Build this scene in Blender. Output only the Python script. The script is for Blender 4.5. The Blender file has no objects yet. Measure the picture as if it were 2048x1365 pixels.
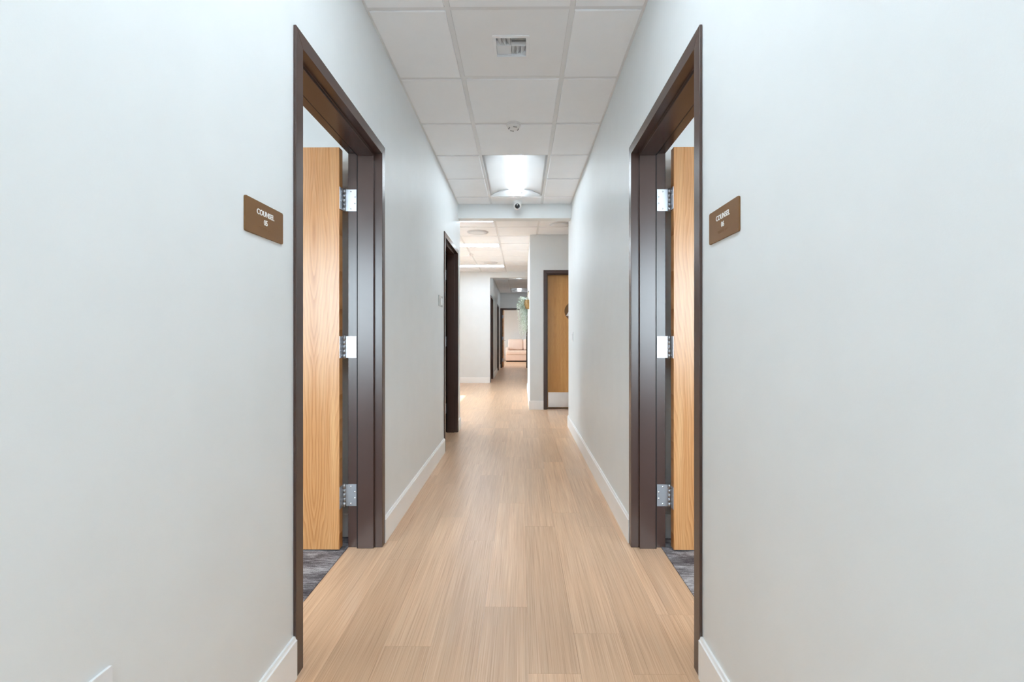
import bpy, bmesh, math, random
from mathutils import Vector, Matrix
random.seed(7)
SC = bpy.context.scene
COL = SC.collection
R = math.radians

# ------------------------------------------------------------------ camera
CAM_Z = 1.143
cam_d = bpy.data.cameras.new('camera')
cam = bpy.data.objects.new('camera', cam_d); COL.objects.link(cam)
cam_d.sensor_width = 36.0
cam_d.lens = 930 / 2048 * 36.0
cam_d.clip_start = 0.02
cam.location = (0, 0, CAM_Z)
cam.rotation_euler = (R(90), 0, R(0.55))
cam_d.shift_x = -9 / 2048
cam_d.shift_y = -8.5 / 2048
SC.camera = cam

# ------------------------------------------------------------------ view, world, sun, window portals
vs = SC.view_settings
vs.view_transform = 'Standard'; vs.look = 'None'; vs.gamma = 1.0
vs.use_curve_mapping = False
vs.exposure = 0.88
SC.cycles.max_bounces = 12
SC.cycles.diffuse_bounces = 9
SC.cycles.caustics_reflective = False
SC.cycles.caustics_refractive = False
SC.cycles.sample_clamp_indirect = 8.0

SKY = 12.0
LAMP = 9.0
FILL_NEAR = 14.5  # troffers out of view, added to brighten the near corridor
LAMP_PANEL = 3.5
FILL_ROOM = 11.0  # ceiling panels out of view, added to brighten the side and sofa rooms
SUN = 9.0
world = bpy.data.worlds.new('overcast_sky'); SC.world = world
world.use_nodes = True
bg = world.node_tree.nodes['Background']
bg.inputs[0].default_value = (0.76, 0.89, 1.0, 1)
bg.inputs[1].default_value = SKY

sun_d = bpy.data.lights.new('sun', 'SUN')
sun_d.energy = SUN; sun_d.angle = R(0.6); sun_d.color = (1.0, 0.97, 0.94)
sun = bpy.data.objects.new('sun', sun_d); COL.objects.link(sun)
sun.rotation_euler = Vector((0.773, 0.0, -0.635)).to_track_quat('-Z', 'Y').to_euler()

def portal(name, loc, direction, w, h):
    d = bpy.data.lights.new(name, 'AREA'); d.shape = 'RECTANGLE'; d.size = w; d.size_y = h
    d.cycles.is_portal = True
    o = bpy.data.objects.new(name, d); COL.objects.link(o)
    o.location = loc
    o.rotation_euler = Vector(direction).to_track_quat('-Z', 'Y').to_euler()

# ------------------------------------------------------------------ dimensions (metres)
H = 2.751                       # ceiling grid height
TOP = H + 0.16                  # top of the walls / underside of the slab
XL, XR = -0.762, 0.607          # corridor wall faces
WT = 0.166                      # wall thickness
FL, FR = -0.752, 0.597          # door frame faces
DW, DH = 1.018, 2.188           # outer width and height of a door frame
DL1, DR1, DL3 = 1.548, 1.560, 4.585
YB = -1.9                       # glazed end of the corridor behind the camera
BEAM0, BEAM1, BEAMZ = 5.62, 5.765, 2.576
YLE, YRE = 5.80, 5.95           # ends of the corridor walls
LX0, LX1 = -4.0, 2.4            # lobby
BX, BY0, BY1 = 0.141, 7.30, 10.1  # restroom block
FY = 11.45                      # far wall of the lobby
EY = 17.0                       # end wall of the second corridor
RY = 22.3                       # back wall of the room at the end
WIN_L = (7.70, 9.13, 0.10, 2.58)
WIN_S_ADDED = (18.0, 21.6, 0.95, 1.70)   # unseen window added to brighten the sofa room

# ------------------------------------------------------------------ material helpers
def new_mat(name):
    m = bpy.data.materials.new(name); m.use_nodes = True
    nt = m.node_tree
    return m, nt, nt.nodes['Principled BSDF']

def pmat(name, col, rough=0.5, metal=0.0, spec=0.5, bump=None, var=None, coat=0.0):
    m, nt, b = new_mat(name)
    b.inputs['Base Color'].default_value = (*col, 1)
    b.inputs['Roughness'].default_value = rough
    b.inputs['Metallic'].default_value = metal
    b.inputs['Specular IOR Level'].default_value = spec
    b.inputs['Coat Weight'].default_value = coat
    tc = nt.nodes.new('ShaderNodeTexCoord')
    if bump:
        n = nt.nodes.new('ShaderNodeTexNoise'); n.inputs['Scale'].default_value = bump[0]
        n.inputs['Detail'].default_value = 3
        nt.links.new(tc.outputs['Object'], n.inputs['Vector'])
        bp = nt.nodes.new('ShaderNodeBump'); bp.inputs['Strength'].default_value = bump[1]
        bp.inputs['Distance'].default_value = 0.002
        nt.links.new(n.outputs['Fac'], bp.inputs['Height'])
        nt.links.new(bp.outputs['Normal'], b.inputs['Normal'])
    v = var or 0.03
    n2 = nt.nodes.new('ShaderNodeTexNoise'); n2.inputs['Scale'].default_value = 6.0
    nt.links.new(tc.outputs['Object'], n2.inputs['Vector'])
    r = nt.nodes.new('ShaderNodeValToRGB')
    r.color_ramp.elements[0].position = 0.3; r.color_ramp.elements[1].position = 0.7
    r.color_ramp.elements[0].color = (*[c * (1 - v) for c in col], 1)
    r.color_ramp.elements[1].color = (*[min(1, c * (1 + v)) for c in col], 1)
    nt.links.new(n2.outputs['Fac'], r.inputs['Fac'])
    nt.links.new(r.outputs['Color'], b.inputs['Base Color'])
    return m

def math_node(nt, op, a, b=None, c=None):
    n = nt.nodes.new('ShaderNodeMath'); n.operation = op
    for i, v in enumerate((a, b, c)):
        if v is None: continue
        if isinstance(v, (int, float)): n.inputs[i].default_value = v
        else: nt.links.new(v, n.inputs[i])
    return n.outputs[0]

def ramp(nt, fac, stops):
    r = nt.nodes.new('ShaderNodeValToRGB')
    el = r.color_ramp.elements
    el[0].position, el[0].color = stops[0][0], (*stops[0][1], 1)
    el[1].position, el[1].color = stops[-1][0], (*stops[-1][1], 1)
    for p, c in stops[1:-1]:
        e = el.new(p); e.color = (*c, 1)
    nt.links.new(fac, r.inputs['Fac'])
    return r.outputs['Color']

def noise(nt, vec, scale, detail=3, rough=0.5):
    n = nt.nodes.new('ShaderNodeTexNoise'); n.inputs['Scale'].default_value = scale
    n.inputs['Detail'].default_value = detail; n.inputs['Roughness'].default_value = rough
    nt.links.new(vec, n.inputs['Vector'])
    return n.outputs['Fac']

def mapped(nt, vec, scale, loc=(0, 0, 0)):
    mp = nt.nodes.new('ShaderNodeMapping'); mp.inputs['Scale'].default_value = scale
    mp.inputs['Location'].default_value = loc
    nt.links.new(vec, mp.inputs['Vector'])
    return mp.outputs['Vector']

def mix_rgb(nt, fac, a, b, blend='MIX'):
    n = nt.nodes.new('ShaderNodeMix'); n.data_type = 'RGBA'; n.blend_type = blend
    if isinstance(fac, (int, float)): n.inputs[0].default_value = fac
    else: nt.links.new(fac, n.inputs[0])
    for i, v in ((6, a), (7, b)):
        if isinstance(v, tuple): n.inputs[i].default_value = (*v, 1)
        else: nt.links.new(v, n.inputs[i])
    return n.outputs[2]

def plank_mat():
    m, nt, b = new_mat('vinyl_plank')
    geo = nt.nodes.new('ShaderNodeNewGeometry'); oi = nt.nodes.new('ShaderNodeObjectInfo')
    comb = nt.nodes.new('ShaderNodeCombineXYZ')
    nt.links.new(math_node(nt, 'MULTIPLY', oi.outputs['Random'], 17.0), comb.inputs['Y'])
    nt.links.new(math_node(nt, 'MULTIPLY', oi.outputs['Random'], 5.0), comb.inputs['X'])
    add = nt.nodes.new('ShaderNodeVectorMath'); add.operation = 'ADD'
    nt.links.new(geo.outputs['Position'], add.inputs[0]); nt.links.new(comb.outputs[0], add.inputs[1])
    p = add.outputs[0]
    fine = noise(nt, mapped(nt, p, (230, 2.4, 1)), 1.0, 4, 0.6)
    wide = noise(nt, mapped(nt, p, (34, 0.9, 1)), 1.0, 3, 0.5)
    c1 = ramp(nt, fine, [(0.27, (0.600, 0.355, 0.215)), (0.47, (0.760, 0.500, 0.320)), (0.72, (0.860, 0.625, 0.430))])
    c2 = ramp(nt, wide, [(0.35, (0.88, 0.865, 0.85)), (0.65, (1.0, 1.0, 1.0))])
    c = mix_rgb(nt, 0.85, c1, c2, 'MULTIPLY')
    tone = ramp(nt, oi.outputs['Random'], [(0.0, (0.90, 0.885, 0.875)), (0.5, (0.97, 0.97, 0.97)), (1.0, (1.06, 1.05, 1.04))])
    c = mix_rgb(nt, 1.0, c, tone, 'MULTIPLY')
    nt.links.new(c, b.inputs['Base Color'])
    b.inputs['Roughness'].default_value = 0.33
    b.inputs['Specular IOR Level'].default_value = 0.5
    bp = nt.nodes.new('ShaderNodeBump'); bp.inputs['Strength'].default_value = 0.12; bp.inputs['Distance'].default_value = 0.001
    nt.links.new(fine, bp.inputs['Height']); nt.links.new(bp.outputs['Normal'], b.inputs['Normal'])
    return m

def veneer_mat(name, base, dark, light, half=0.125, rough=0.26):
    """plain-sliced, book-matched veneer: nested arches mirrored about each flitch line"""
    m, nt, b = new_mat(name)
    tc = nt.nodes.new('ShaderNodeTexCoord'); sep = nt.nodes.new('ShaderNodeSeparateXYZ')
    nt.links.new(tc.outputs['Object'], sep.inputs[0])
    x, z = sep.outputs['X'], sep.outputs['Z']
    u = math_node(nt, 'PINGPONG', math_node(nt, 'ADD', x, 10.0 + 0.115), half * 2)
    u = math_node(nt, 'SUBTRACT', u, half * 0.0)
    u2 = math_node(nt, 'POWER', math_node(nt, 'ADD', u, 0.012), 1.35)
    cu = nt.nodes.new('ShaderNodeCombineXYZ'); nt.links.new(u, cu.inputs['X']); nt.links.new(z, cu.inputs['Z'])
    warp = noise(nt, mapped(nt, cu.outputs[0], (9, 1, 1.6)), 1.0, 2, 0.5)
    low = noise(nt, mapped(nt, cu.outputs[0], (2.0, 1, 0.55), (3, 0, 1)), 1.0, 1, 0.4)
    ph = math_node(nt, 'ADD', math_node(nt, 'MULTIPLY', u2, 78.0), math_node(nt, 'MULTIPLY', z, 3.4))
    ph = math_node(nt, 'ADD', ph, math_node(nt, 'MULTIPLY', warp, 5.5))
    ph = math_node(nt, 'ADD', ph, math_node(nt, 'MULTIPLY', low, 16.0))
    s = math_node(nt, 'FRACT', ph)
    s = math_node(nt, 'POWER', s, 1.6)
    pores = noise(nt, mapped(nt, cu.outputs[0], (420, 1, 9)), 1.0, 3, 0.6)
    tone = noise(nt, mapped(nt, cu.outputs[0], (22, 1, 0.9)), 1.0, 3, 0.5)
    c = mix_rgb(nt, math_node(nt, 'MULTIPLY', s, 0.75), base, dark)
    c = mix_rgb(nt, ramp_val(nt, tone, 0.42, 0.75), c, light)
    pr = ramp(nt, pores, [(0.30, (0.80, 0.76, 0.72)), (0.55, (1, 1, 1))])
    c = mix_rgb(nt, 0.8, c, pr, 'MULTIPLY')
    nt.links.new(c, b.inputs['Base Color'])
    b.inputs['Roughness'].default_value = rough
    b.inputs['Specular IOR Level'].default_value = 0.5
    return m

def ramp_val(nt, v, a, b_):
    n = nt.nodes.new('ShaderNodeMapRange'); n.inputs[1].default_value = a; n.inputs[2].default_value = b_
    n.inputs[3].default_value = 0.0; n.inputs[4].default_value = 0.75
    nt.links.new(v, n.inputs[0])
    return n.outputs[0]

def carpet_mat():
    m, nt, b = new_mat('loop_carpet')
    tc = nt.nodes.new('ShaderNodeTexCoord'); p = tc.outputs['Object']
    streak = noise(nt, mapped(nt, p, (16, 95, 1)), 1.0, 5, 0.75)
    fleck = noise(nt, p, 260, 2, 0.7)
    patch = noise(nt, mapped(nt, p, (3, 9, 1)), 1.0, 2, 0.5)
    f = math_node(nt, 'ADD', math_node(nt, 'MULTIPLY', streak, 0.62), math_node(nt, 'MULTIPLY', fleck, 0.38))
    f = math_node(nt, 'ADD', f, math_node(nt, 'MULTIPLY', math_node(nt, 'SUBTRACT', patch, 0.5), 0.5))
    c = ramp(nt, f, [(0.36, (0.06, 0.052, 0.06)), (0.49, (0.20, 0.185, 0.195)), (0.62, (0.56, 0.55, 0.58))])
    nt.links.new(c, b.inputs['Base Color'])
    b.inputs['Roughness'].default_value = 0.95
    b.inputs['Specular IOR Level'].default_value = 0.1
    bp = nt.nodes.new('ShaderNodeBump'); bp.inputs['Strength'].default_value = 0.7; bp.inputs['Distance'].default_value = 0.004
    nt.links.new(fleck, bp.inputs['Height']); nt.links.new(bp.outputs['Normal'], b.inputs['Normal'])
    return m

def emit_mat(name, col, strength):
    m, nt, b = new_mat(name)
    b.inputs['Base Color'].default_value = (0.9, 0.9, 0.9, 1)
    b.inputs['Emission Color'].default_value = (*col, 1)
    b.inputs['Emission Strength'].default_value = strength
    b.inputs['Roughness'].default_value = 0.4
    return m

def glass_mat():
    m = bpy.data.materials.new('window_glass'); m.use_nodes = True
    nt = m.node_tree; nt.nodes.clear()
    out = nt.nodes.new('ShaderNodeOutputMaterial'); mix = nt.nodes.new('ShaderNodeMixShader')
    tr = nt.nodes.new('ShaderNodeBsdfTransparent'); gl = nt.nodes.new('ShaderNodeBsdfGlossy')
    fr = nt.nodes.new('ShaderNodeFresnel'); fr.inputs['IOR'].default_value = 1.45
    gl.inputs['Roughness'].default_value = 0.02
    tr.inputs['Color'].default_value = (0.96, 0.98, 0.975, 1)
    nt.links.new(fr.outputs[0], mix.inputs[0]); nt.links.new(tr.outputs[0], mix.inputs[1])
    nt.links.new(gl.outputs[0], mix.inputs[2]); nt.links.new(mix.outputs[0], out.inputs[0])
    return m

M = {
    'wall': pmat('eggshell_wall_paint', (0.772, 0.797, 0.805), 0.46, spec=0.35, bump=(260, 0.05), var=0.012),
    'trim': pmat('white_trim_paint', (0.91, 0.915, 0.915), 0.35, spec=0.4, var=0.01),
    'tile': pmat('acoustic_tile', (0.92, 0.94, 0.965), 0.9, spec=0.15, bump=(420, 0.35), var=0.015),
    'grid': pmat('grid_enamel', (0.79, 0.805, 0.82), 0.5, spec=0.3, var=0.01),
    'enamel': pmat('white_enamel', (0.86, 0.88, 0.90), 0.4, spec=0.4, var=0.01),
    'pan': pmat('satin_reflector_pan', (0.60, 0.60, 0.60), 0.5, spec=0.3, var=0.01),
    'slab': pmat('plenum_deck', (0.45, 0.45, 0.45), 0.9),
    'frame': pmat('bronze_frame_paint', (0.064, 0.034, 0.027), 0.27, spec=0.62, bump=(900, 0.02), var=0.04),
    'gasket': pmat('black_rubber', (0.006, 0.006, 0.008), 0.6, spec=0.2),
    'steel': pmat('satin_steel', (0.50, 0.51, 0.54), 0.38, metal=1.0, var=0.03),
    'kick': pmat('brushed_kick_steel', (0.80, 0.80, 0.81), 0.34, metal=1.0, var=0.04),
    'screw': pmat('bright_steel', (0.85, 0.85, 0.86), 0.2, metal=1.0),
    'sign': pmat('bronze_sign_plate', (0.205, 0.104, 0.042), 0.5, spec=0.25, var=0.03),
    'sign_edge': pmat('bronze_sign_edge', (0.21, 0.155, 0.12), 0.4, spec=0.4),
    'letter': pmat('white_letter', (0.88, 0.87, 0.85), 0.5),
    'plate': pmat('white_switch_plastic', (0.80, 0.81, 0.83), 0.3, spec=0.5, var=0.01),
    'sheen_sign': pmat('sheen_painted_sign', (0.52, 0.53, 0.53), 0.25, spec=0.5),  # pale tone paints in the sign's grazing reflection
    'slot': pmat('dark_slot', (0.25, 0.25, 0.25), 0.6),
    'plastic': pmat('white_plastic', (0.80, 0.80, 0.80), 0.35, spec=0.5, var=0.01),
    'lens': pmat('camera_lens', (0.006, 0.006, 0.008), 0.06, spec=0.8),
    'duct': pmat('duct_throat', (0.03, 0.027, 0.025), 0.7),
    'sofa': pmat('pale_pink_fabric', (0.88, 0.71, 0.62), 0.85, spec=0.15, bump=(500, 0.3), var=0.03),
    'dark': pmat('shadow_gap_dark', (0.03, 0.02, 0.018), 0.6),
    'wicker': pmat('wicker', (0.42, 0.26, 0.10), 0.7, bump=(160, 0.8), var=0.25),
    'leaf': pmat('pale_mint_leaf', (0.80, 0.90, 0.82), 0.6, spec=0.3, var=0.2),
    'stem': pmat('pale_stem', (0.40, 0.50, 0.36), 0.6),
    'cord': pmat('jute_cord', (0.50, 0.36, 0.18), 0.8, var=0.15),
    'ground': pmat('pale_concrete', (0.42, 0.41, 0.40), 0.9, var=0.1),
    'alu': pmat('bronze_window_frame', (0.08, 0.06, 0.05), 0.35, spec=0.5),
    'plank': plank_mat(),
    'veneer': veneer_mat('oak_veneer', (0.620, 0.305, 0.120), (0.400, 0.150, 0.045), (0.740, 0.430, 0.205)),
    'veneer2': veneer_mat('cherry_veneer', (0.740, 0.390, 0.125), (0.560, 0.240, 0.062), (0.800, 0.460, 0.165), rough=0.3),
    'carpet': carpet_mat(),
    'lamp': emit_mat('lit_diffuser', (0.80, 0.92, 1.0), LAMP),
    'lamp_panel': emit_mat('lit_panel', (0.80, 0.92, 1.0), LAMP_PANEL),
    'fill_room': emit_mat('fill_panel_warm', (1.0, 0.97, 0.92), FILL_ROOM),
    'fill_near': emit_mat('fill_diffuser_bright', (0.80, 0.92, 1.0), FILL_NEAR),
    'glass': glass_mat(),
}

# ------------------------------------------------------------------ mesh helpers
class MB:
    def __init__(s): s.v, s.f, s.sm = [], [], []
    def add(s, vs, fs, smooth=False):
        n = len(s.v); s.v += [tuple(v) for v in vs]
        for f in fs: s.f.append(tuple(i + n for i in f)); s.sm.append(smooth)
        return s
    def box(s, x0, x1, y0, y1, z0, z1):
        x0, x1 = min(x0, x1), max(x0, x1); y0, y1 = min(y0, y1), max(y0, y1); z0, z1 = min(z0, z1), max(z0, z1)
        vs_ = [(x, y, z) for z in (z0, z1) for y in (y0, y1) for x in (x0, x1)]
        return s.add(vs_, [(0, 2, 3, 1), (4, 5, 7, 6), (0, 1, 5, 4), (2, 6, 7, 3), (0, 4, 6, 2), (1, 3, 7, 5)])
    def loft(s, rings, cap=True, smooth=False, closed=True):
        n = len(rings[0]); vs_ = [p for r in rings for p in r]; fs = []
        for i in range(len(rings) - 1):
            for j in range(n if closed else n - 1):
                k = (j + 1) % n
                fs.append((i * n + j, i * n + k, (i + 1) * n + k, (i + 1) * n + j))
        a = len(s.f)
        s.add(vs_, fs, smooth)
        if cap:
            b = len(s.v) - len(vs_)
            s.f.append(tuple(b + j for j in reversed(range(n)))); s.sm.append(False)
            s.f.append(tuple(b + (len(rings) - 1) * n + j for j in range(n))); s.sm.append(False)
        return s
    def lathe(s, prof, loc, axis='Z', n=32, smooth=True):
        """prof: (radius, height) pairs along the axis"""
        rings = []
        for r, h in prof:
            ring = []
            for j in range(n):
                a = 2 * math.pi * j / n
                c, d = r * math.cos(a), r * math.sin(a)
                p = {'Z': (c, d, h), 'Y': (c, h, -d), 'X': (h, c, d)}[axis]
                ring.append((loc[0] + p[0], loc[1] + p[1], loc[2] + p[2]))
            rings.append(ring)
        return s.loft(rings, True, smooth)
    def build(s, name, mat, parent=None, bevel=0.0, segs=2, loc=None, rot=None):
        me = bpy.data.meshes.new(name); me.from_pydata(s.v, [], s.f)
        me.polygons.foreach_set('use_smooth', s.sm)
        bm = bmesh.new(); bm.from_mesh(me); bmesh.ops.recalc_face_normals(bm, faces=bm.faces); bm.to_mesh(me); bm.free()
        me.materials.append(M[mat] if isinstance(mat, str) else mat)
        o = bpy.data.objects.new(name, me); COL.objects.link(o)
        if parent: o.parent = parent
        if loc: o.location = loc
        if rot: o.rotation_euler = rot
        if bevel:
            b = o.modifiers.new('bevel', 'BEVEL'); b.width = bevel; b.segments = segs; b.limit_method = 'ANGLE'
            b.angle_limit = R(40); b.harden_normals = False
        return o

def tag(o, label=None, cat=None, group=None, kind=None):
    if label: o['label'] = label
    if cat: o['category'] = cat
    if group: o['group'] = group
    if kind: o['kind'] = kind
    return o
def empty(name, loc=(0, 0, 0), rz=0.0):
    o = bpy.data.objects.new(name, None); COL.objects.link(o); o.location = loc
    o.rotation_euler = (0, 0, rz); o.empty_display_size = 0.1
    return o
def struct(o, label=None, cat=None): return tag(o, label, cat, kind='structure')

# ------------------------------------------------------------------ walls
def wall(name, boxes, label, mat='wall'):
    m = MB()
    for b in boxes: m.box(*b)
    return struct(m.build(name, mat), label, 'wall')
EPS = 0.02
def pierced_y(x0, x1, y0, y1, doors, z1=TOP):
    """wall along Y with door openings (y start of frame)"""
    out, y = [], y0
    for d in doors:
        out.append((x0, x1, y, d + EPS, 0, z1))
        out.append((x0, x1, d + EPS, d + DW - EPS, DH - EPS, z1))
        y = d + DW - EPS
    out.append((x0, x1, y, y1, 0, z1))
    return out
wall('wall_left', pierced_y(XL - WT, XL, YB, YLE, [DL1, DL3]), 'pale grey painted corridor wall with two dark framed doorways and a bronze sign reading 05')
wall('wall_right', pierced_y(XR, XR + WT, YB, YRE, [DR1]), 'pale grey painted corridor wall with one dark framed doorway and a bronze sign reading 06')
# glazed exterior wall behind the camera, one window per room and one for the corridor
def glazed_wall_y(name, x0, x1, y0, y1, wins, label):
    out, x = [], x0
    for (a, b, z0, z1) in wins:
        out += [(x, a, y0, y1, 0, TOP), (a, b, y0, y1, 0, z0), (a, b, y0, y1, z1, TOP)]; x = b
    out.append((x, x1, y0, y1, 0, TOP))
    return wall(name, out, label)
ROOM_L0, ROOM_R1 = -4.2, 4.0
W1 = (-3.5, -1.15, 0.75, 2.45); W2 = (1.0, 3.3, 0.75, 2.45); W0 = (-0.32, 0.17, 1.05, 2.05)
glazed_wall_y('wall_back', ROOM_L0, ROOM_R1, YB - 0.2, YB, [W1, W0, W2], 'painted exterior wall with windows closing the near end of corridor and side rooms')
wall('wall_room_left', [(ROOM_L0, XL - WT, 2.65, 2.82, 0, TOP)], 'pale wall of the room behind the door marked 05')
wall('wall_room_right', [(ROOM_R1, ROOM_R1 + 0.15, YB - 0.2, 2.82, 0, TOP), (XR + WT, ROOM_R1, 2.65, 2.82, 0, TOP)],
     'pale wall of the room behind the door marked 06')
wall('wall_beam', [(XL, XR, BEAM0, BEAM1, BEAMZ, TOP)], 'grey painted header beam across the end of the corridor behind the camera dome')
wall('wall_lobby_near', [(ROOM_L0, XL - WT, YLE - 0.17, YLE, 0, TOP), (XR + WT, LX1, YRE - 0.17, YRE, 0, TOP)],
     'grey lobby wall flanking the end of the corridor')
def glazed_wall_x(name, x0, x1, y0, y1, wins, label):
    out, y = [], y0
    for (a, b, z0, z1) in wins:
        out += [(x0, x1, y, a, 0, TOP), (x0, x1, a, b, 0, z0), (x0, x1, a, b, z1, TOP)]; y = b
    out.append((x0, x1, y, y1, 0, TOP))
    return wall(name, out, label)
glazed_wall_x('wall_rooms_outer', ROOM_L0 - 0.15, ROOM_L0, YB - 0.2, YLE, [], 'outer wall of the rooms off the corridor')
glazed_wall_x('wall_lobby_left', LX0 - 0.2, LX0, YLE - 0.17, FY, [WIN_L], 'exterior lobby wall with a tall sunny window')
wall('wall_lobby_right', [(LX1, LX1 + 0.15, YRE - 0.17, FY + 0.15, 0, TOP)], 'grey lobby side wall beyond the restroom block')
RD = 0.353
wall('wall_restroom', [(BX, RD + EPS, BY0, BY0 + WT, 0, TOP), (RD + EPS, RD + DW - EPS, BY0, BY0 + WT, DH - EPS, TOP),
     (RD + DW - EPS, LX1, BY0, BY0 + WT, 0, TOP), (BX, BX + 0.15, BY0 + WT, BY1, 0, TOP), (BX + 0.15, LX1, BY1 - 0.15, BY1, 0, TOP)],
     'grey restroom wall in the lobby with wooden door and plant basket')
wall('wall_lobby_far', [(LX0 - 0.2, XL, FY, FY + 0.15, 0, TOP), (XL, XR, FY, FY + 0.15, 2.60, TOP), (XR, LX1, FY, FY + 0.15, 0, TOP)],
     'bright far lobby wall with a square opening into the second corridor')
DC1, DC2 = 11.62, 14.82
wall('wall_hall_left', pierced_y(XL - WT, XL, FY + 0.15, EY, [DC1, DC2]), 'grey wall of the second corridor with two dark door frames')
wall('wall_hall_right', [(XR, XR + WT, FY + 0.15, EY, 0, TOP)], 'plain grey right wall of the second corridor')
ED = -0.757
wall('wall_hall_end', [(-2.8, ED + EPS, EY, EY + WT, 0, TOP), (ED + EPS, ED + DW - EPS, EY, EY + WT, DH - EPS, TOP), (ED + DW - EPS, 2.6, EY, EY + WT, 0, TOP)],
     'grey end wall of the second corridor around the open doorway to the sofa room')
wall('wall_sofa_room', [(2.6, 2.75, EY, RY + 0.15, 0, TOP), (-2.8, 2.6, RY, RY + 0.15, 0, TOP)], 'grey walls of the sofa room at the far end')
glazed_wall_x('wall_sofa_left', -2.95, -2.8, EY, RY + 0.15, [WIN_S_ADDED], 'exterior wall of the sofa room with an added, unseen window')

# ------------------------------------------------------------------ floor
def struct_mesh(name, boxes, mat, label, cat):
    m = MB()
    for b in boxes: m.box(*b)
    return struct(m.build(name, mat), label, cat)
floor = struct_mesh('floor', [(-0.937, 0.76, YB - 0.2, YRE, -0.06, -0.006), (LX0 - 0.2, LX1 + 0.15, YRE, FY, -0.06, -0.006),
                    (-0.937, LX1, YLE, YRE, -0.06, -0.006), (LX0 - 0.2, -0.937, YLE - 0.17, YRE, -0.06, -0.006),
                    (-0.937, XR + WT, FY, EY, -0.06, -0.006), (-2.95, 2.75, EY, RY + 0.15, -0.06, 0.0)],
                    'plank', 'light oak plank floor running down the corridor into the lobby', 'floor')
PW, PL = 0.1778, 1.2255
PX0 = 0.203 - PW * 24
def plank(x0, x1, y0, y1):
    g = 0.0003
    m = MB().box(x0 + g, x1 - g, y0 + g, y1 - g, -0.006, 0.0)
    m.build('plank', 'plank', floor)
known = {-0.331: 2.605, -0.153: 1.965, 0.025: 1.577, -0.508: 1.712, 0.559: 1.915, 0.381: 1.577, -0.686: 1.15}
def plank_field(xa, xb, ya, yb):
    i0 = math.floor((xa - PX0) / PW)
    i = i0
    while PX0 + i * PW < xb - 1e-4:
        cx0 = PX0 + i * PW
        x0, x1 = max(xa, cx0), min(xb, cx0 + PW)
        ph = None
        for k, v in known.items():
            if abs(k - cx0) < 0.02: ph = v
        if ph is None: ph = random.Random(i * 13 + 5).uniform(0, PL)
        if x1 - x0 > 0.008:
            j = math.floor((ya - ph) / PL)
            while ph + j * PL < yb - 1e-4:
                y0, y1 = max(ya, ph + j * PL), min(yb, ph + (j + 1) * PL)
                if y1 - y0 > 0.004: plank(x0, x1, y0, y1)
                j += 1
        i += 1
plank_field(XL, XR, YB, YLE)
for (a, b, c, d) in ((-0.937, XL, DL1 + 0.051, DL1 + DW - 0.051), (XR, 0.76, DR1 + 0.051, DR1 + DW - 0.051), (-0.937, XL, DL3 + 0.051, DL3 + DW - 0.051)):
    plank_field(a, b, c, d)
plank_field(LX0, LX1, YLE, BY0)
plank_field(LX0, BX, BY0, FY)
plank_field(XL, XR, FY, EY)

fl = struct_mesh('floor_carpet', [(ROOM_L0, -0.937, YB, YLE - 0.17, -0.06, 0.004)], 'carpet', 'grey streaked carpet beyond the door marked 05', 'carpet')
fr = struct_mesh('floor_carpet', [(0.76, ROOM_R1, YB, 2.82, -0.06, 0.004)], 'carpet', 'grey streaked carpet beyond the door marked 06', 'carpet')
struct_mesh('floor_restroom', [(BX, LX1, BY0, BY1, -0.06, -0.0062)], 'enamel', 'floor inside the closed restroom', 'floor').location.z = -0.001
struct_mesh('ground', [(-60, 60, -60, YB - 0.2, -0.16, -0.10), (-60, ROOM_L0 - 0.15, YB - 0.2, 60, -0.16, -0.10), (ROOM_L0 - 0.15, -2.95, FY + 0.15, 60, -0.16, -0.10)], 'ground', 'pale concrete ground outside the windows', 'ground')

# ------------------------------------------------------------------ ceilings
ceil_a = struct_mesh('ceiling', [(ROOM_L0 - 0.15, ROOM_R1 + 0.15, YB - 0.2, BEAM0, TOP, TOP + 0.1)], 'slab', 'white suspended tile ceiling over the corridor', 'ceiling')
ceil_b = struct_mesh('ceiling', [(ROOM_L0 - 0.15, ROOM_R1 + 0.15, BEAM0, FY, TOP, TOP + 0.1)], 'slab', 'white suspended tile ceiling over the lobby', 'ceiling')
ceil_c = struct_mesh('ceiling', [(-2.95, 2.75, FY, RY + 0.15, TOP, TOP + 0.1)], 'slab', 'grey lit suspended tile ceiling over the second corridor', 'ceiling')
TEE = 0.024
def tile(parent, x0, x1, y0, y1):
    m = MB()
    e = TEE / 2 - 0.004
    m.box(x0 + e, x1 - e, y0 + e, y1 - e, H + 0.003, H + 0.016)
    e = TEE / 2 + 0.002; c = 0.003; zt, zb = H + 0.003, H - 0.006
    r = lambda q, z: [(x0 + q, y0 + q, z), (x1 - q, y0 + q, z), (x1 - q, y1 - q, z), (x0 + q, y1 - q, z)]
    m.loft([r(e, zt), r(e, zb + c), r(e + c, zb)])
    m.build('ceiling_tile', 'tile', parent)
def tee(parent, x0, x1, y0, y1, along):
    m = MB()
    if along == 'Y':
        xc = (x0 + x1) / 2
        m.box(xc - TEE / 2, xc + TEE / 2, y0, y1, H, H + 0.0028).box(xc - 0.0015, xc + 0.0015, y0, y1, H + 0.0028, H + 0.036)
        m.build('main_tee', 'grid', parent)
    else:
        yc = (y0 + y1) / 2
        m.box(x0, x1, yc - TEE / 2, yc + TEE / 2, H + 0.0004, H + 0.0028).box(x0, x1, yc - 0.0015, yc + 0.0015, H + 0.0028, H + 0.03)
        m.build('cross_tee', 'grid', parent)
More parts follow.
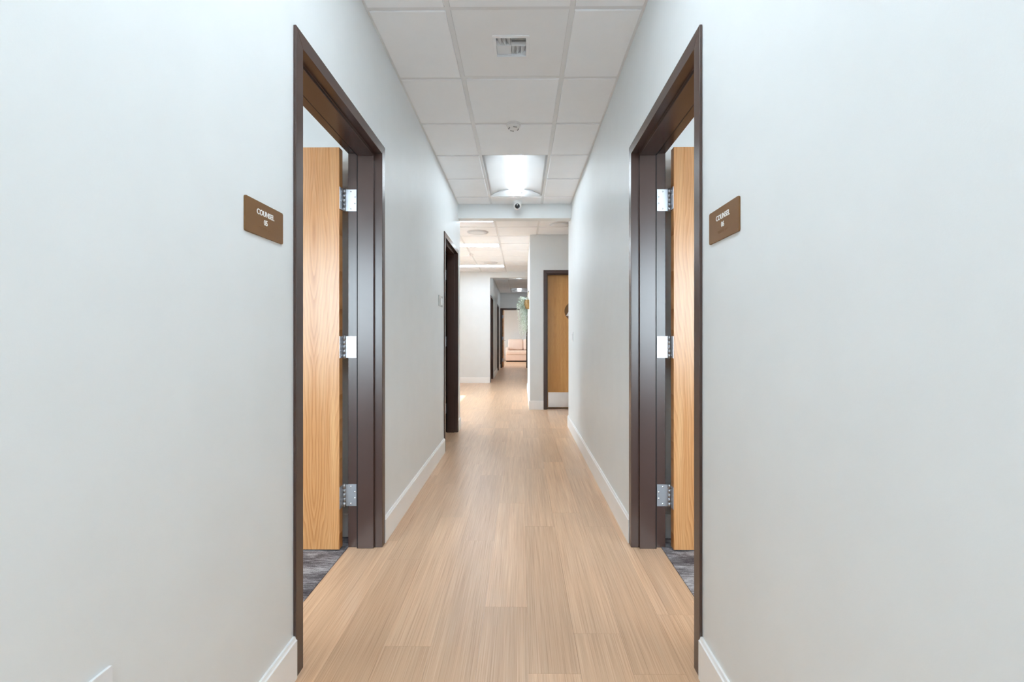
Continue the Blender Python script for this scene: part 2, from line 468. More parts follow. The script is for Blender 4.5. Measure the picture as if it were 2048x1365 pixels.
def grid(parent, xs, ys, skip, skip_tees=()):
    """xs, ys: grid lines including the room edges"""
    for i in range(1, len(xs) - 1): tee(parent, xs[i], xs[i], ys[0], ys[-1], 'Y')
    for j in range(1, len(ys) - 1):
        for i in range(len(xs) - 1):
            if (i, j) in skip_tees: continue
            tee(parent, xs[i] + (TEE / 2 if i else 0), xs[i + 1] - (TEE / 2 if i < len(xs) - 2 else 0), ys[j], ys[j], 'X')
    for i in range(len(xs) - 1):
        for j in range(len(ys) - 1):
            if (i, j) in skip: continue
            tile(parent, xs[i], xs[i + 1], ys[j], ys[j + 1])
def angle(parent, x0, x1, y0, y1, side):
    m = MB()
    w, t = 0.022, 0.002
    if side == 'L': m.box(x0, x0 + w, y0, y1, H - 0.001, H + t).box(x0, x0 + t, y0, y1, H, H + 0.022)
    if side == 'R': m.box(x1 - w, x1, y0, y1, H - 0.001, H + t).box(x1 - t, x1, y0, y1, H, H + 0.022)
    if side == 'F': m.box(x0, x1, y1 - w, y1, H - 0.0012, H + t)
    if side == 'N': m.box(x0, x1, y0, y0 + w, H - 0.0012, H + t)
    m.build('wall_angle', 'grid', parent)
G = 0.6108
TX1, TX2 = -0.359, 0.2505
ysA = [YB] + [2.272 + G * k for k in range(-6, 6)] + [BEAM0]
ysA = [y for y in ysA if YB <= y <= BEAM0]
# row indices of special panels
def row_of(ys, y): return min(range(len(ys)), key=lambda i: abs(ys[i] - y))
jP = row_of(ysA, 2.272); jT = row_of(ysA, 2.272 + 3 * G); jT2 = row_of(ysA, 2.272 - 3 * G); jT3 = row_of(ysA, 2.272 - 6 * G)
grid(ceil_a, [XL, TX1, TX2, XR], ysA, {(1, jP), (1, jT), (1, jT + 1), (1, jT2), (1, jT2 + 1), (1, jT3), (1, jT3 + 1)}, {(1, jT + 1), (1, jT2 + 1), (1, jT3 + 1)})
for s_ in 'LRF': angle(ceil_a, XL, XR, YB, BEAM0, s_)
xsB = [LX0] + [TX1 + 0.6096 * k for k in range(-5, 5)] + [LX1]
xsB = [x for x in xsB if LX0 <= x <= LX1]
ysB = [BEAM1] + [6.17 + 0.6096 * k for k in range(0, 9)] + [FY]
ysB = [y for y in ysB if BEAM1 <= y <= FY]
iP = row_of(xsB, TX1)          # panels lie in the two columns left of this line
# restroom block rises through the grid: no tiles over it
skipB = set()
for i in range(len(xsB) - 1):
    for j in range(len(ysB) - 1):
        if xsB[i] >= BX - 0.02 + 0.05 and ysB[j] >= BY0 - 0.01 and ysB[j + 1] <= BY1 + 0.01: skipB.add((i, j))

# ------------------------------------------------------------------ door assemblies
def door(name, loc, rz, label, hinge='hi', open_=True, veneer='veneer', kick=False, handle=True):
    """local x along the wall, local y into the wall, z up; frame face at y = 0"""
    root = struct(empty(name, loc, rz), label, 'door')
    prof = [(0, 0), (0, .051), (.043, .051), (.043, .067), (.129, .067), (.129, .051), (.186, .051), (.186, 0),
            (.1765, 0), (.1765, .0195), (.0095, .0195), (.0095, 0)]
    lo = [[(v, u, 0) for u, v in prof], [(v, u, DH - v) for u, v in prof]]
    hi = [[(DW - v, u, 0) for u, v in prof], [(DW - v, u, DH - v) for u, v in prof]]
    hd = [[(v, u, DH - v) for u, v in prof], [(DW - v, u, DH - v) for u, v in prof]]
    MB().loft(lo).build('jamb', 'frame', root, 0.0012)
    MB().loft(hi).build('jamb', 'frame', root, 0.0012)
    MB().loft(hd).build('frame_head', 'frame', root, 0.0012)
    g = MB()
    for a, b in ((.0512, .066), (DW - .066, DW - .0512)): g.box(a, b, .1292, .1335, 0.0, DH - .068)
    g.box(.0512, DW - .0512, .1292, .1335, DH - .066, DH - .0512)
    g.build('gasket', 'gasket', root)
    mx = (lambda x: x) if hinge == 'lo' else (lambda x: DW - x)
    sg = 1 if hinge == 'lo' else -1
    LW, LT, z0, z1 = .908, .045, .012, 2.150
    m = MB().box(0, LW, 0, LT, z0, z1)
    if open_:   # swung square into the room, hinged on jamb mx(.051)
        a, b = mx(.107), mx(.062)
        xc = min(a, b)
        # leaf frame: local X = along leaf (into the room), local Y = thickness
        leaf = m.build('door_leaf', veneer, root, 0.0015, loc=(xc + LT, .212, 0), rot=(0, 0, R(90)))
        front = mx(.107)
    else:
        leaf = m.build('door_leaf', veneer, root, 0.0015, loc=(.055, .1345, 0))
    if handle:
        h = MB()
        if open_:
            for sd in (1, -1):
                y = (LT if sd > 0 else 0)
                h.lathe([(.027, 0), (.027, .008), (.010, .010), (.010, .05)] if sd > 0 else [(.010, -.05), (.010, -.010), (.027, -.008), (.027, 0)], (LW - .07, y, 1.0), 'Y', 20)
                h.box(LW - .19, LW - .058, y + sd * .040, y + sd * .056, .991, 1.009)
        else:
            hx = .07 if hinge == 'hi' else LW - .07
            h.lathe([(.010, -.05), (.010, -.010), (.027, -.008), (.027, 0)], (hx, 0, 1.0), 'Y', 20)
            h.box(hx - .01, hx + .11, -.056, -.040, .991, 1.009) if hinge == 'hi' else h.box(hx - .11, hx + .01, -.056, -.040, .991, 1.009)
        h.build('handle', 'steel', leaf)
    if kick:
        MB().box(.025, LW - .025, -.002, 0, .018, .255).build('kick_plate', 'kick', leaf)
    for zc in (1.883, 1.087, .284):
        if not open_: break
        hg = empty('hinge'); hg.parent = root
        hh = .0585
        def b_(mb, xa, xb, ya, yb, za, zb): return mb.box(mx(xa), mx(xb), ya, yb, za, zb)
        pl = b_(MB(), .0512, .0538, .140, .199, zc - hh, zc + hh).build('jamb_plate', 'steel', hg)
        b_(MB(), .0625, .1055, .2095, .2118, zc - hh, zc + hh).build('leaf_plate', 'steel', hg)
        k = MB()
        for za, zb in ((-hh - .004, -hh * .62), (-hh * .60, -hh * .22), (-hh * .2, hh * .2), (hh * .22, hh * .60), (hh * .62, hh + .004)):
            k.lathe([(.0072, za), (.0072, zb)], (mx(.0575), .2045, zc), 'Z', 14)
        k.lathe([(.006, -hh), (.006, hh)], (mx(.0575), .2045, zc), 'Z', 10)
        k.build('knuckle', 'steel', hg)
        for (py, pz) in ((.170, .046), (.148, .017), (.148, -.017), (.170, -.046)):
            pr = [(.0038, 0), (.0038, .0008), (.002, .0014)]
            q = []
            for r_, h_ in pr: q.append([(mx(.0538 + h_), py + r_ * math.cos(t * math.pi / 5), zc + pz + r_ * math.sin(t * math.pi / 5)) for t in range(10)])
            MB().loft(q).build('screw', 'screw', hg)
        for (px_, pz) in ((.080, .046), (.096, .017), (.096, -.017), (.080, -.046)):
            q = []
            for r_, h_ in [(.0038, 0), (.0038, .0008), (.002, .0014)]:
                q.append([(mx(px_) + r_ * math.cos(t * math.pi / 5), .2095 - h_, zc + pz + r_ * math.sin(t * math.pi / 5)) for t in range(10)])
            MB().loft(q).build('screw', 'screw', hg)
    return root
door('door_1', (FL, DL1, 0), R(90), 'open oak door in dark bronze frame beside the sign reading 05', 'hi')
door('door_2', (FR, DR1 + DW, 0), R(-90), 'open oak door in dark bronze frame beside the sign reading 06', 'lo')
door('door_3', (FL, DL3, 0), R(90), 'dark bronze door frame near the end of the corridor beside the pale sign', 'hi')
door('door_4', (RD, BY0 - .010, 0), 0, 'closed cherry-toned restroom door with round sign and steel kick plate', 'lo', open_=False, veneer='veneer2', kick=True)
door('door_5', (FL, DC1, 0), R(90), 'dark door frame just inside the second corridor', 'hi', open_=False)
door('door_6', (FL, DC2, 0), R(90), 'dark door frame deeper in the second corridor before the sofa room', 'hi', open_=False)
door('door_7', (ED, EY - .010, 0), 0, 'open wooden door at the doorway to the sofa room', 'lo')

# ------------------------------------------------------------------ baseboards
BH, BT = 0.140, 0.014
def base_y(name, x, side, y0, y1, label):
    """runs along Y on wall face x; side +1 protrudes to +X"""
    pr = [(0, 0), (BT, 0), (BT, BH - .012), (BT - .004, BH - .009), (BT - .007, BH), (0, BH)]
    r = [[(x + side * a, y, z) for a, z in pr] for y in (y0, y1)]
    struct(MB().loft(r).build(name, 'trim'), label, 'baseboard')
def base_x(name, y, side, x0, x1, label):
    pr = [(0, 0), (BT, 0), (BT, BH - .012), (BT - .004, BH - .009), (BT - .007, BH), (0, BH)]
    r = [[(x, y + side * a, z) for a, z in pr] for x in (x0, x1)]
    struct(MB().loft(r).build(name, 'trim'), label, 'baseboard')
base_y('baseboard_left', XL, 1, YB, DL1, 'white baseboard under the sign reading 05')
base_y('baseboard_left', XL, 1, DL1 + DW, DL3, 'long white baseboard between the two left doorways')
base_y('baseboard_left', XL, 1, DL3 + DW, YLE, 'short white baseboard stub at the left corridor corner')
base_y('baseboard_right', XR, -1, YB, DR1, 'white baseboard under the sign reading 06')
base_y('baseboard_right', XR, -1, DR1 + DW, YRE, 'long white baseboard on the corridor wall below the switch plate')
base_x('baseboard_corner', YLE, 1, ROOM_L0 + .2, XL, 'white baseboard on the lobby side of the left corridor corner')
base_x('baseboard_restroom', BY0, -1, BX - BT, RD, 'short white baseboard beside the restroom door')
base_x('baseboard_restroom', BY0, -1, RD + DW, LX1, 'white baseboard past the restroom door')
base_y('baseboard_restroom', BX, -1, BY0, BY1, 'white baseboard below the hanging plant')
base_x('baseboard_lobby', FY, -1, LX0, XL, 'white baseboard of the far lobby wall')
base_y('baseboard_hall', XL, 1, DC1 + DW, DC2, 'white baseboard between the door frames of the second corridor')
base_y('baseboard_hall', XL, 1, DC2 + DW, EY - .002, 'white baseboard at the end of the second corridor')
base_y('baseboard_hall', XR, -1, FY + .15, EY - .002, 'white baseboard on the plain side of the second corridor')
base_x('baseboard_room', 2.65, -1, ROOM_L0, XL - WT - .014, 'white baseboard behind the open door marked 05')
base_x('baseboard_room', 2.65, -1, XR + WT + .014, ROOM_R1, 'white baseboard behind the open door marked 06')

# ------------------------------------------------------------------ windows
def window_y(name, x0, x1, y, z0, z1, label, mull=1):
    root = struct(empty(name, (0, 0, 0)), label, 'window')
    f = MB(); t = .05
    f.box(x0, x0 + t, y - .1, y, z0, z1).box(x1 - t, x1, y - .1, y, z0, z1).box(x0 + t, x1 - t, y - .1, y, z0, z0 + t).box(x0 + t, x1 - t, y - .1, y, z1 - t, z1)
    f.build('window_frame', 'alu', root)
    n = mull + 1; w = (x1 - x0 - 2 * t) / n
    for k in range(n):
        a = x0 + t + k * w
        if k: MB().box(a - .02, a + .02, y - .09, y - .01, z0 + t, z1 - t).build('mullion', 'alu', root)
        MB().box(a + (.02 if k else 0), a + w - (.02 if k < n - 1 else 0), y - .055, y - .049, z0 + t, z1 - t).build('pane', 'glass', root)
    portal('daylight_portal', ((x0 + x1) / 2, y - .12, (z0 + z1) / 2), (0, 1, 0), x1 - x0, z1 - z0)
window_y('window_1', W1[0], W1[1], YB - .06, W1[2], W1[3], 'wide bronze framed window of the room marked 05')
window_y('window_2', W2[0], W2[1], YB - .06, W2[2], W2[3], 'wide bronze framed window of the room marked 06')
window_y('window_3', W0[0], W0[1], YB - .06, W0[2], W0[3], 'small window closing the near end of the corridor', 0)
def window_x(name, xw, win, label, mull=True):
    root = struct(empty(name), label, 'window')
    wy0, wy1, wz0, wz1 = win
    f = MB(); t = .05
    f.box(xw - .08, xw, wy0, wy0 + t, wz0, wz1).box(xw - .08, xw, wy1 - t, wy1, wz0, wz1).box(xw - .08, xw, wy0 + t, wy1 - t, wz0, wz0 + t).box(xw - .08, xw, wy0 + t, wy1 - t, wz1 - t, wz1)
    f.build('window_frame', 'alu', root)
    cuts = [wy0 + t, wy1 - t]
    if mull:
        ym = (wy0 + wy1) / 2 + .25
        MB().box(xw - .07, xw - .01, ym - .02, ym + .02, wz0 + t, wz1 - t).build('mullion', 'alu', root)
        cuts = [wy0 + t, ym - .02, ym + .02, wy1 - t]
    for a, b in zip(cuts[::2], cuts[1::2]): MB().box(xw - .043, xw - .037, a, b, wz0 + t, wz1 - t).build('pane', 'glass', root)
    portal('daylight_portal', (xw - .1, (wy0 + wy1) / 2, (wz0 + wz1) / 2), (1, 0, 0), wy1 - wy0, wz1 - wz0)
window_x('window_4', LX0 - .08, WIN_L, 'tall sunny two-pane window in the exterior lobby wall')
window_x('window_5', -2.85, WIN_S_ADDED, 'wide unseen window added to light the sofa room')

# ------------------------------------------------------------------ ceiling fixtures
def troffer(x0, x1, y0, y1, label, lamp='lamp'):
    root = tag(empty('troffer_light', ((x0 + x1) / 2, (y0 + y1) / 2, H)), label, 'ceiling light', 'recessed corridor troffers')
    e = TEE / 2 + .001
    hw, hl = (x1 - x0) / 2 - e, (y1 - y0) / 2 - e
    rb = .068
    # curved reflectors
    for s in (-1, 1):
        m = MB(); pts = []
        for k in range(11):
            q = k / 10
            pts.append((s * (hw - (hw - rb + .004) * q), .004 + .055 * math.sin(q * math.pi * .62) / math.sin(.62 * math.pi) ))
        ring = []
        for y in (-hl, hl): ring.append([(x, y, z) for x, z in pts] + [(x, y, z + .004) for x, z in reversed(pts)])
        m.loft(ring, True, True); m.build('reflector', 'pan', root)
    for s in (-1, 1):
        for sx in (-1, 1):
            m = MB().add([(sx * hw, s * hl, .003), (sx * rb, s * hl, .003), (sx * rb, s * (hl - .05), .06), (sx * hw, s * (hl - .012), .012),
                   (sx * hw, s * hl, .07), (sx * rb, s * hl, .07)], [(0, 1, 2, 3), (0, 4, 5, 1), (1, 5, 2), (0, 3, 4), (2, 5, 4, 3)])
            m.build('end_plate', 'pan', root)
    MB().box(-hw, hw, -hl, hl, .076, .10).build('housing', 'enamel', root)
    # round diffuser basket with bowed ends
    n = 18; rings = []
    for y, sc in ((-hl + .004, .72), (-hl + .010, .9), (-hl + .022, 1.0), (hl - .022, 1.0), (hl - .010, .9), (hl - .004, .72)):
        ring = []
        for k in range(n + 1):
            a = math.pi + math.pi * k / n
            ring.append((rb * math.cos(a), y, .074 + .070 * sc * math.sin(a)))
        rings.append(ring)
    MB().loft(rings, True, True).build('diffuser', lamp, root)
    return root
troffer(TX1, TX2, ysA[jT], ysA[jT + 2], 'lit troffer with round glowing tube in the ceiling just before the camera dome')
troffer(TX1, TX2, ysA[jT2], ysA[jT2 + 2], 'unseen fill troffer with round glowing tube, added above the two door signs', 'fill_near')  # this and the next are added out of view to light the near walls
troffer(TX1, TX2, ysA[jT3], ysA[jT3 + 2], 'unseen fill troffer with round glowing tube, added by the corridor end window', 'fill_near')

# supply air panel and register
px0, px1, py0, py1 = TX1 + .013, TX2 - .013, ysA[jP] + .013, ysA[jP + 1] - .013
pc = ((px0 + px1) / 2, (py0 + py1) / 2)
ar = tag(empty('air_diffuser', (pc[0], pc[1], H)), 'white square air register with crossed louvres in a flat ceiling panel', 'air vent')
hx, hy, q = (px1 - px0) / 2, (py1 - py0) / 2, .085
m = MB()
m.box(-hx, hx, -hy, -q, .001, .004).box(-hx, hx, q, hy, .001, .004).box(-hx, -q, -q, q, .001, .004).box(q, hx, -q, q, .001, .004)
m.build('face_panel', 'enamel', ar)
m = MB(); o_, i_ = .100, .082
m.box(-o_, o_, -o_, -i_, -.005, .001).box(-o_, o_, i_, o_, -.005, .001).box(-o_, -i_, -i_, i_, -.005, .001).box(i_, o_, -i_, i_, -.005, .001)
m.build('register_frame', 'enamel', ar, .0015)
m = MB(); d_ = .10
m.box(-.085, -.082, -.085, .085, .004, d_).box(.082, .085, -.085, .085, .004, d_).box(-.082, .082, -.085, -.082, .004, d_).box(-.082, .082, .082, .085, .004, d_)
m.build('collar', 'enamel', ar)
MB().box(-.085, .085, -.085, .085, d_, d_ + .003).build('throat', 'duct', ar)
def blade(x, y, along, tilt, L):
    b = MB().box(-L / 2, L / 2, -.0008, .0008, -.017, .017)
    rot = (R(tilt), 0, 0) if along == 'X' else (R(tilt), 0, R(90))
    b.build('louvre', 'enamel', ar, loc=(x, y, .022), rot=rot)
for k in range(3):
    t_ = .066 - .025 * k
    blade(-t_, -.040, 'Y', -38, .078)           # near left, throws left
    blade(.041, -t_, 'X', -40, .078)            # near right, throws towards the camera end
    blade(-.041, t_, 'X', 48, .078)             # far left, throws down the corridor
    blade(t_, .040, 'Y', 38, .078)              # far right, throws right
MB().box(-.001, .001, -.082, .082, .005, .045).box(-.082, .082, -.001, .001, .005, .045).build('divider', 'enamel', ar)

def smoke(x, y, r, label, slots=True):
    root = tag(empty('smoke_detector', (x, y, H)), label, 'smoke detector')
    MB().lathe([(r, 0), (r, -.012), (r * .97, -.014), (r * .93, -.016)][::-1], (0, 0, 0), 'Z', 36).build('base_ring', 'plastic', root, .001)
    MB().lathe([(r * .90, -.016), (r * .88, -.024), (r * .74, -.036), (r * .45, -.043), (r * .12, -.045)][::-1], (0, 0, 0), 'Z', 36).build('cover', 'plastic', root)
    if slots:
        for a in (20, 110, 200, 290):
            c, s = math.cos(R(a)), math.sin(R(a))
            MB().box(-.014, .014, -.003, .003, -.004, .002).build('slot', 'slot', root, loc=(r * .62 * c, r * .62 * s, -.0385), rot=(0, 0, R(a + 90)))
    return root
smoke(-.056, 3.505, .057, 'white round smoke detector on the ceiling between air register and troffer')

# dome camera
dc = tag(empty('security_camera', (-.042, 5.49, H)), 'white turret security camera with black lens in front of the header beam', 'camera')
MB().lathe([(.051, 0), (.052, -.012), (.050, -.030), (.046, -.045)][::-1], (0, 0, 0), 'Z', 32).build('mount', 'plastic', dc, .001)
s = MB(); rings = []
for k in range(1, 12):
    a = math.pi * k / 12; rings.append((.046 * math.sin(a), .046 * math.cos(a)))
s.lathe(rings[::-1], (0, 0, 0), 'Z', 28); ball = s.build('ball', 'plastic', dc, loc=(0, -.006, -.068))
MB().lathe([(.031, -.036), (.034, -.0345), (.034, -.030)], (0, 0, 0), 'Y', 28).build('lens_ring', 'plastic', ball, rot=(R(12), 0, 0))
q = []
for k in range(0, 6):
    a = R(90 - k * 15); q.append((.0295 * math.sin(R(k * 17 + 4)), -.048 + .012 * (k / 5) ** 2))
MB().lathe(q, (0, 0, 0), 'Y', 26).build('lens', 'lens', ball, rot=(R(12), 0, 0))

# lobby fixtures
def panel_light(x0, x1, y0, y1, label, lamp='lamp_panel'):
    root = tag(empty('panel_light', ((x0 + x1) / 2, (y0 + y1) / 2, H)), label, 'ceiling light', 'lobby strip panels')
    hw, hl = (x1 - x0) / 2, (y1 - y0) / 2
    m = MB(); e = .018
    m.box(-hw, hw, -hl, -hl + e, -.008, .003).box(-hw, hw, hl - e, hl, -.008, .003).box(-hw, -hw + e, -hl + e, hl - e, -.008, .003).box(hw - e, hw, -hl + e, hl - e, -.008, .003)
    m.build('frame', 'enamel', root)
    MB().box(-hw + e, hw - e, -hl + e, hl - e, -.006, .002).build('diffuser', lamp, root)
    return root
LP = [(6.19, 6.49, 'lit ceiling strip panel closest to the header beam'), (7.98, 8.29, 'lit ceiling strip panel in the middle of the lobby'), (10.37, 10.67, 'lit ceiling strip panel next to the far lobby wall')]
panel_rows = []
for y0, y1, lb in LP:
    j = max(k for k in range(len(ysB) - 1) if ysB[k] <= y0 + .05)
    panel_rows.append(j)
    panel_light(TX1 - 1.2192 + .012, TX1 - .014, y0, y1, lb)
grid(ceil_b, xsB, ysB, skipB)
for s_ in 'LRFN': angle(ceil_b, LX0, LX1, BEAM1 if s_ != 'N' else BEAM1, FY, s_)
def speaker(x, y, r, label):
    root = tag(empty('ceiling_speaker', (x, y, H - .006)), label, 'speaker', 'round ceiling speakers')
    MB().lathe([(r * .93, -.010), (r * .97, -.009), (r, -.004), (r, 0)], (0, 0, 0), 'Z', 40).build('bezel', 'plastic', root)
    MB().lathe([(r * .05, -.0145), (r * .5, -.0135), (r * .92, -.0105)], (0, 0, 0), 'Z', 40).build('grille', 'grid', root)
speaker(-.660, 7.10, .165, 'round white speaker in the lobby ceiling between the first and middle strip panels')
speaker(-.655, 10.02, .160, 'round white speaker in the lobby ceiling beside the far strip panel')
speaker(.560, 6.62, .160, 'round white speaker in the lobby ceiling in front of the restroom wall')
smoke(-.97, 8.98, .052, 'small round smoke detector on the lobby ceiling between strip panels', False)

ysC = [FY + .15] + [11.69 + G * k for k in range(0, 9)] + [EY]
grid(ceil_c, [XL, TX1, TX2, XR], ysC, {(1, 1), (1, 2), (1, 7), (1, 8)}, {(1, 2), (1, 8)})
for s_ in 'LRFN': angle(ceil_c, XL, XR, FY + .15, EY, s_)
troffer(TX1, TX2, ysC[1], ysC[3], 'lit troffer just inside the second corridor', 'lamp_panel')
troffer(TX1, TX2, ysC[7], ysC[9], 'lit troffer at the end of the second corridor before the sofa room', 'lamp_panel')
for y_, lb in ((18.3, 'unseen fill panel added just inside the sofa room'), (20.2, 'unseen fill panel added above the sofa')):
    panel_light(-.61, .61, y_, y_ + .30, lb, 'fill_room').location.z = TOP  # panels out of view, put in to brighten the sofa room

for x_, lb in ((-2.7, 'warm unseen fill panel added in the carpeted room behind the outlet wall'), (2.4, 'warm unseen fill panel added in the carpeted room behind the light switch wall')):
    panel_light(x_ - .3, x_ + .3, -.2, 1.02, lb, 'fill_room').location.z = TOP  # added out of view to brighten and warm the side rooms

# ------------------------------------------------------------------ signs
def text_mesh(name, body, size, parent, loc, mat='letter', bold=.0, depth=.0006, sx=1.0):
    cu = bpy.data.curves.new(name, 'FONT'); cu.body = body; cu.size = size; cu.align_x = 'CENTER'; cu.align_y = 'CENTER'
    cu.extrude = depth; cu.offset = bold; cu.resolution_u = 4
    t = bpy.data.objects.new(name + '_curve', cu); COL.objects.link(t)
    dg = bpy.context.evaluated_depsgraph_get()
    me = bpy.data.meshes.new_from_object(t.evaluated_get(dg))
    bpy.data.objects.remove(t)
    me.name = name; me.materials.clear(); me.materials.append(M[mat])
    o = bpy.data.objects.new(name, me); COL.objects.link(o); o.parent = parent
    o.location = loc; o.rotation_euler = (R(90), 0, 0); o.scale = (sx, 1, 1)
    return o
def rounded(w, h, r, n=5):
    pts = []
    for cx, cy, a0 in ((w / 2 - r, h / 2 - r, 0), (-w / 2 + r, h / 2 - r, 90), (-w / 2 + r, -h / 2 + r, 180), (w / 2 - r, -h / 2 + r, 270)):
        for k in range(n + 1):
            a = R(a0 + 90 * k / n); pts.append((cx + r * math.cos(a), cy + r * math.sin(a)))
    return pts
BR = {'c': '14', 'o': '135', 'u': '136', 'n': '1345', 's': '234', 'e': '15', 'l': '123', '#': '3456', '0': '245', '5': '15', '6': '124'}
def door_sign(loc, rz, number, label):
    root = tag(empty('door_sign', loc, rz), label, 'sign')
    pts = rounded(.203, .0985, .006)
    MB().loft([[(x, 0, z) for x, z in pts], [(x, -.005, z) for x, z in pts]]).build('plate', 'sign', root, .0006)
    text_mesh('lettering', 'COUNSEL', .0225, root, (0, -.0056, .0185), bold=.00022, sx=.93)
    text_mesh('number', number, .0225, root, (0, -.0056, -.0065), bold=.00022, sx=.9)
    m = MB(); x = -.034
    for ch in 'counsel #' + number:
        for d in BR.get(ch, ''):
            d = int(d) - 1
            m.lathe([(.0009, 0), (.0007, -.0005), (.0002, -.0008)], (x + (d // 3) * .0025, -.005, -.0225 - (d % 3) * .0025), 'Y', 8)
        x += .0063
    m.build('braille', 'sign', root)
    return root
door_sign((XL, 1.3715, 1.4855), R(90), '05', 'brown sign with white letters COUNSEL 05 on the wall with the power outlet')
door_sign((XR, 1.393, 1.4855), R(-90), '06', 'brown sign with white letters COUNSEL 06 on the wall with the light switch')
ps = tag(empty('door_sign', (XL, 4.385, 1.480), R(90)), 'blank-looking door sign, its grazing sheen painted pale grey, beside the doorway at the corridor end', 'sign')
pts = rounded(.203, .100, .004)
MB().loft([[(x, 0, z) for x, z in pts], [(x, -.007, z) for x, z in pts]]).build('plate', 'sheen_sign', ps, .0006)
MB().box(-.01, .075, -.009, -.007, -.035, .03).build('insert', 'plate', ps)

# restroom sign: disc with a triangle
rs = tag(empty('restroom_sign', (RD + DW / 2 - .016, BY0 - .010 + .1345, 1.550)), 'round brown sign with a pale triangle on the wooden restroom door', 'sign')
MB().lathe([(.151, -.006), (.152, -.005), (.152, 0)], (0, 0, 0), 'Y', 48).build('disc', 'sign', rs)
tr = [(0, .146), (-.1265, -.073), (.1265, -.073)]
MB().loft([[(x, -.006, z) for x, z in tr], [(x, -.011, z) for x, z in tr]]).build('triangle', 'letter', rs, .001)

# ------------------------------------------------------------------ switch plate and outlet
sw = tag(empty('light_switch', (XR, 5.455, 1.140), R(-90)), 'white two-gang light switch plate near the right corridor corner', 'light switch')
pts = rounded(.116, .114, .004)
MB().loft([[(x, 0, z) for x, z in pts], [(x, -.006, z) for x, z in pts]]).build('plate', 'plate', sw, .001)
for x in (-.023, .023): MB().box(x - .0165, x + .0165, -.010, -.006, -.033, .033).build('rocker', 'plate', sw, .001)
ot = tag(empty('power_outlet', (XL, .820, .477), R(90)), 'white duplex power outlet low on the wall under the sign reading 05', 'outlet')
pts = rounded(.070, .116, .004)
MB().loft([[(x, 0, z) for x, z in pts], [(x, -.0055, z) for x, z in pts]]).build('cover_plate', 'plate', ot, .001)
for zc in (.020, -.020):
    pts = rounded(.034, .028, .010)
    r_ = MB().loft([[(x, -.0055, z + zc) for x, z in pts], [(x, -.0075, z + zc) for x, z in pts]]).build('receptacle', 'plate', ot)
    k = MB()
    for x in (-.0064, .0064): k.box(x - .0011, x + .0011, -.0079, -.0074, zc - .002, zc + .006)
    k.lathe([(.0024, -.0079), (.0024, -.0074)], (0, 0, zc - .007), 'Y', 10)
    k.build('slot', 'slot', r_)
MB().lathe([(.003, -.0066), (.003, -.0054)], (0, 0, 0), 'Y', 12).build('screw', 'screw', ot)

# ------------------------------------------------------------------ hanging wall basket with trailing plant
PYC = 7.95
bk = tag(empty('hanging_basket', (BX, PYC, 1.62)), 'wicker wall basket with pale mint plant trailing down the restroom wall', 'plant')
m = MB(); rings = []
for k in range(9):
    t_ = k / 8; rr = .085 * (0.45 + .55 * math.sin(math.pi * (0.12 + .60 * t_))); z = t_ * .15
    ring = [( -rr * math.sin(math.pi * j / 18) , 1.25 * rr * math.cos(math.pi * j / 18), z) for j in range(19)]
    rings.append(ring)
m.loft(rings, True, True).build('basket', 'wicker', bk)
w_ = MB()
for k in range(1, 9):
    t_ = k / 8.5; rr = .0875 * (0.45 + .55 * math.sin(math.pi * (0.12 + .60 * t_))); z = t_ * .15
    ring_c = [(-rr * math.sin(math.pi * j / 18), 1.25 * rr * math.cos(math.pi * j / 18), z) for j in range(19)]
    tube = [[(x, y, z_ + .004 * math.sin(a * math.pi / 3)) if a % 3 == 0 else (x * (1 + .05 * math.cos(a * math.pi / 3)), y, z_ + .004 * math.sin(a * math.pi / 3)) for a in range(6)] for x, y, z_ in ring_c]
    w_.loft(tube, True, True)
w_.build('weave_band', 'wicker', bk)
c_ = MB()
for (x, y) in ((-.07, 0), (-.035, -.085), (-.035, .085)):
    p0, p1 = Vector((x, y, .13)), Vector((-.006, 0, .30))
    rings = []
    for t_ in (0, .5, 1):
        p = p0.lerp(p1, t_); rings.append([(p.x + .0035 * math.cos(a * 1.047), p.y + .0035 * math.sin(a * 1.047), p.z) for a in range(6)])
    c_.loft(rings)
c_.build('cord', 'cord', bk)
MB().lathe([(.012, -.02), (.012, 0)], (0, 0, .30), 'X', 12).build('hook', 'steel', bk)
rnd = random.Random(3)
lv, st = MB(), MB()
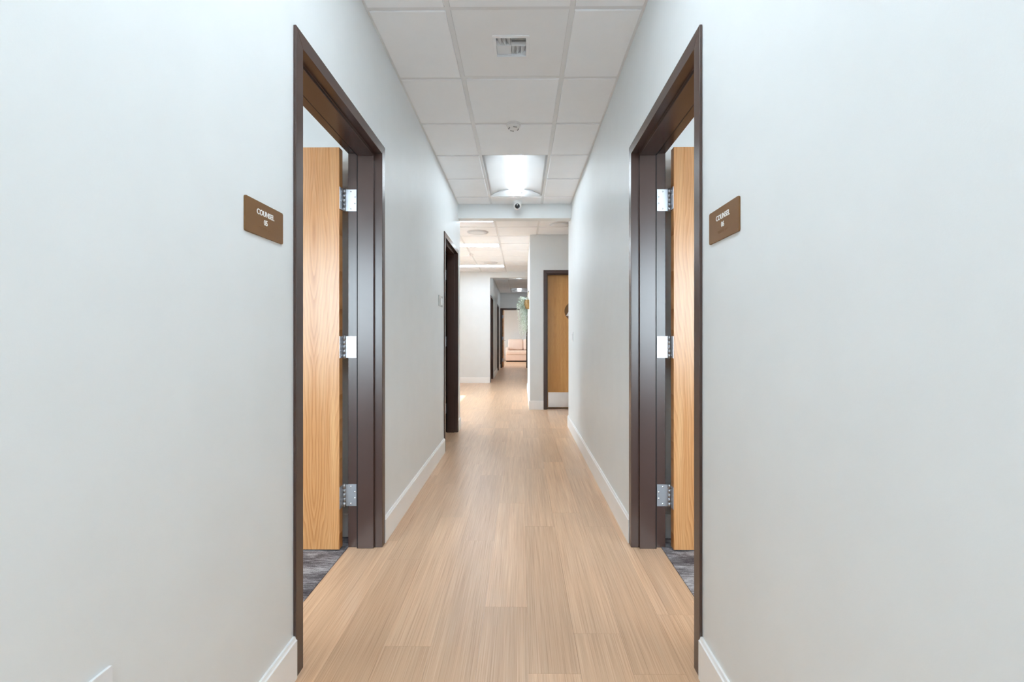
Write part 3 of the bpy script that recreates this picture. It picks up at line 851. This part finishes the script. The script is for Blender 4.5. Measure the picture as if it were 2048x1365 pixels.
for s in range(58):
    az = rnd.uniform(.06, .62) * math.pi
    out = rnd.uniform(.03, .18); ln = rnd.choice([rnd.uniform(.18, .42), rnd.uniform(.4, .66)])
    dirx, diry = -math.sin(az), math.cos(az) * 1.1
    pts = []
    N = max(10, int(ln / .018))
    sway = rnd.uniform(-.02, .02); ph = rnd.uniform(0, 6)
    for k in range(N + 1):
        t_ = k / N
        arch = min(1.0, t_ * 4.0)
        rad = .05 + out * math.sin(arch * math.pi / 2) * (1 - .35 * t_)
        z = .15 + .055 * math.sin(min(1, t_ * 5) * math.pi) * (out / .15) - max(0, t_ - .1) * ln * 1.12
        pts.append(Vector((min(-.006, dirx * rad + sway * t_ * math.sin(ph + 5 * t_)), diry * rad + sway * t_ * math.cos(ph + 4 * t_), z)))
    st.loft([[(p.x + .0012 * math.cos(a * 2.094), p.y + .0012 * math.sin(a * 2.094), p.z) for a in range(3)] for p in pts])
    for k in range(1, N + 1):
        p = pts[k]; d = (pts[k] - pts[k - 1]).normalized()
        for _ in range(3):
            a = rnd.uniform(0, 2 * math.pi)
            side = Vector((math.cos(a), math.sin(a), rnd.uniform(-.7, .15))).normalized()
            L = rnd.uniform(.020, .036) * (1.15 - .5 * k / N); W = L * .26
            wv = side.cross(d); wv = wv.normalized() if wv.length > 1e-3 else Vector((1, 0, 0))
            tip = p + side * L; mid = p + side * L * .5
            q4 = [p, mid + wv * W, tip, mid - wv * W]
            for v in q4: v.x = min(v.x, -.003)
            lv.add(q4, [(0, 1, 2, 3)])
st.build('stem', 'stem', bk)
tag(lv.build('foliage', 'leaf', bk), kind='stuff')

# ------------------------------------------------------------------ sofa
sf = tag(empty('sofa', (.10, 21.05, 0)), 'pale pink fabric sofa with loose back cushions in the far room', 'sofa')
def cush(name, x0, x1, y0, y1, z0, z1, bev, tilt=0, mat='sofa'):
    cx, cy, cz = (x0 + x1) / 2, (y0 + y1) / 2, z0
    m = MB().box(x0 - cx, x1 - cx, y0 - cy, y1 - cy, 0, z1 - z0)
    o = m.build(name, mat, sf, bev, 4, loc=(cx, cy, cz), rot=(R(tilt), 0, 0))
    for p in o.data.polygons: p.use_smooth = True
    return o
SWD = .80
cush('shadow_gap', -SWD + .03, SWD - .03, .05, .85, 0, .06, .004, mat='dark')  # dark block painted in for the shadow gap under the base
cush('base', -SWD, SWD, .0, .90, .06, .33, .02)
cush('seat_cushion', -SWD + .02, SWD - .02, -.03, .62, .332, .52, .05)
cush('armrest', -SWD, -SWD + .17, .10, .88, .335, .66, .06)
cush('armrest', SWD - .17, SWD, .10, .88, .335, .66, .06)
cush('backrest', -SWD + .10, SWD - .10, .70, .90, .335, .93, .05)
cush('back_cushion', -SWD + .10, -.005, .46, .68, .52, 1.03, .07, -10)
cush('back_cushion', .005, SWD - .10, .46, .68, .52, 1.03, .07, -10)
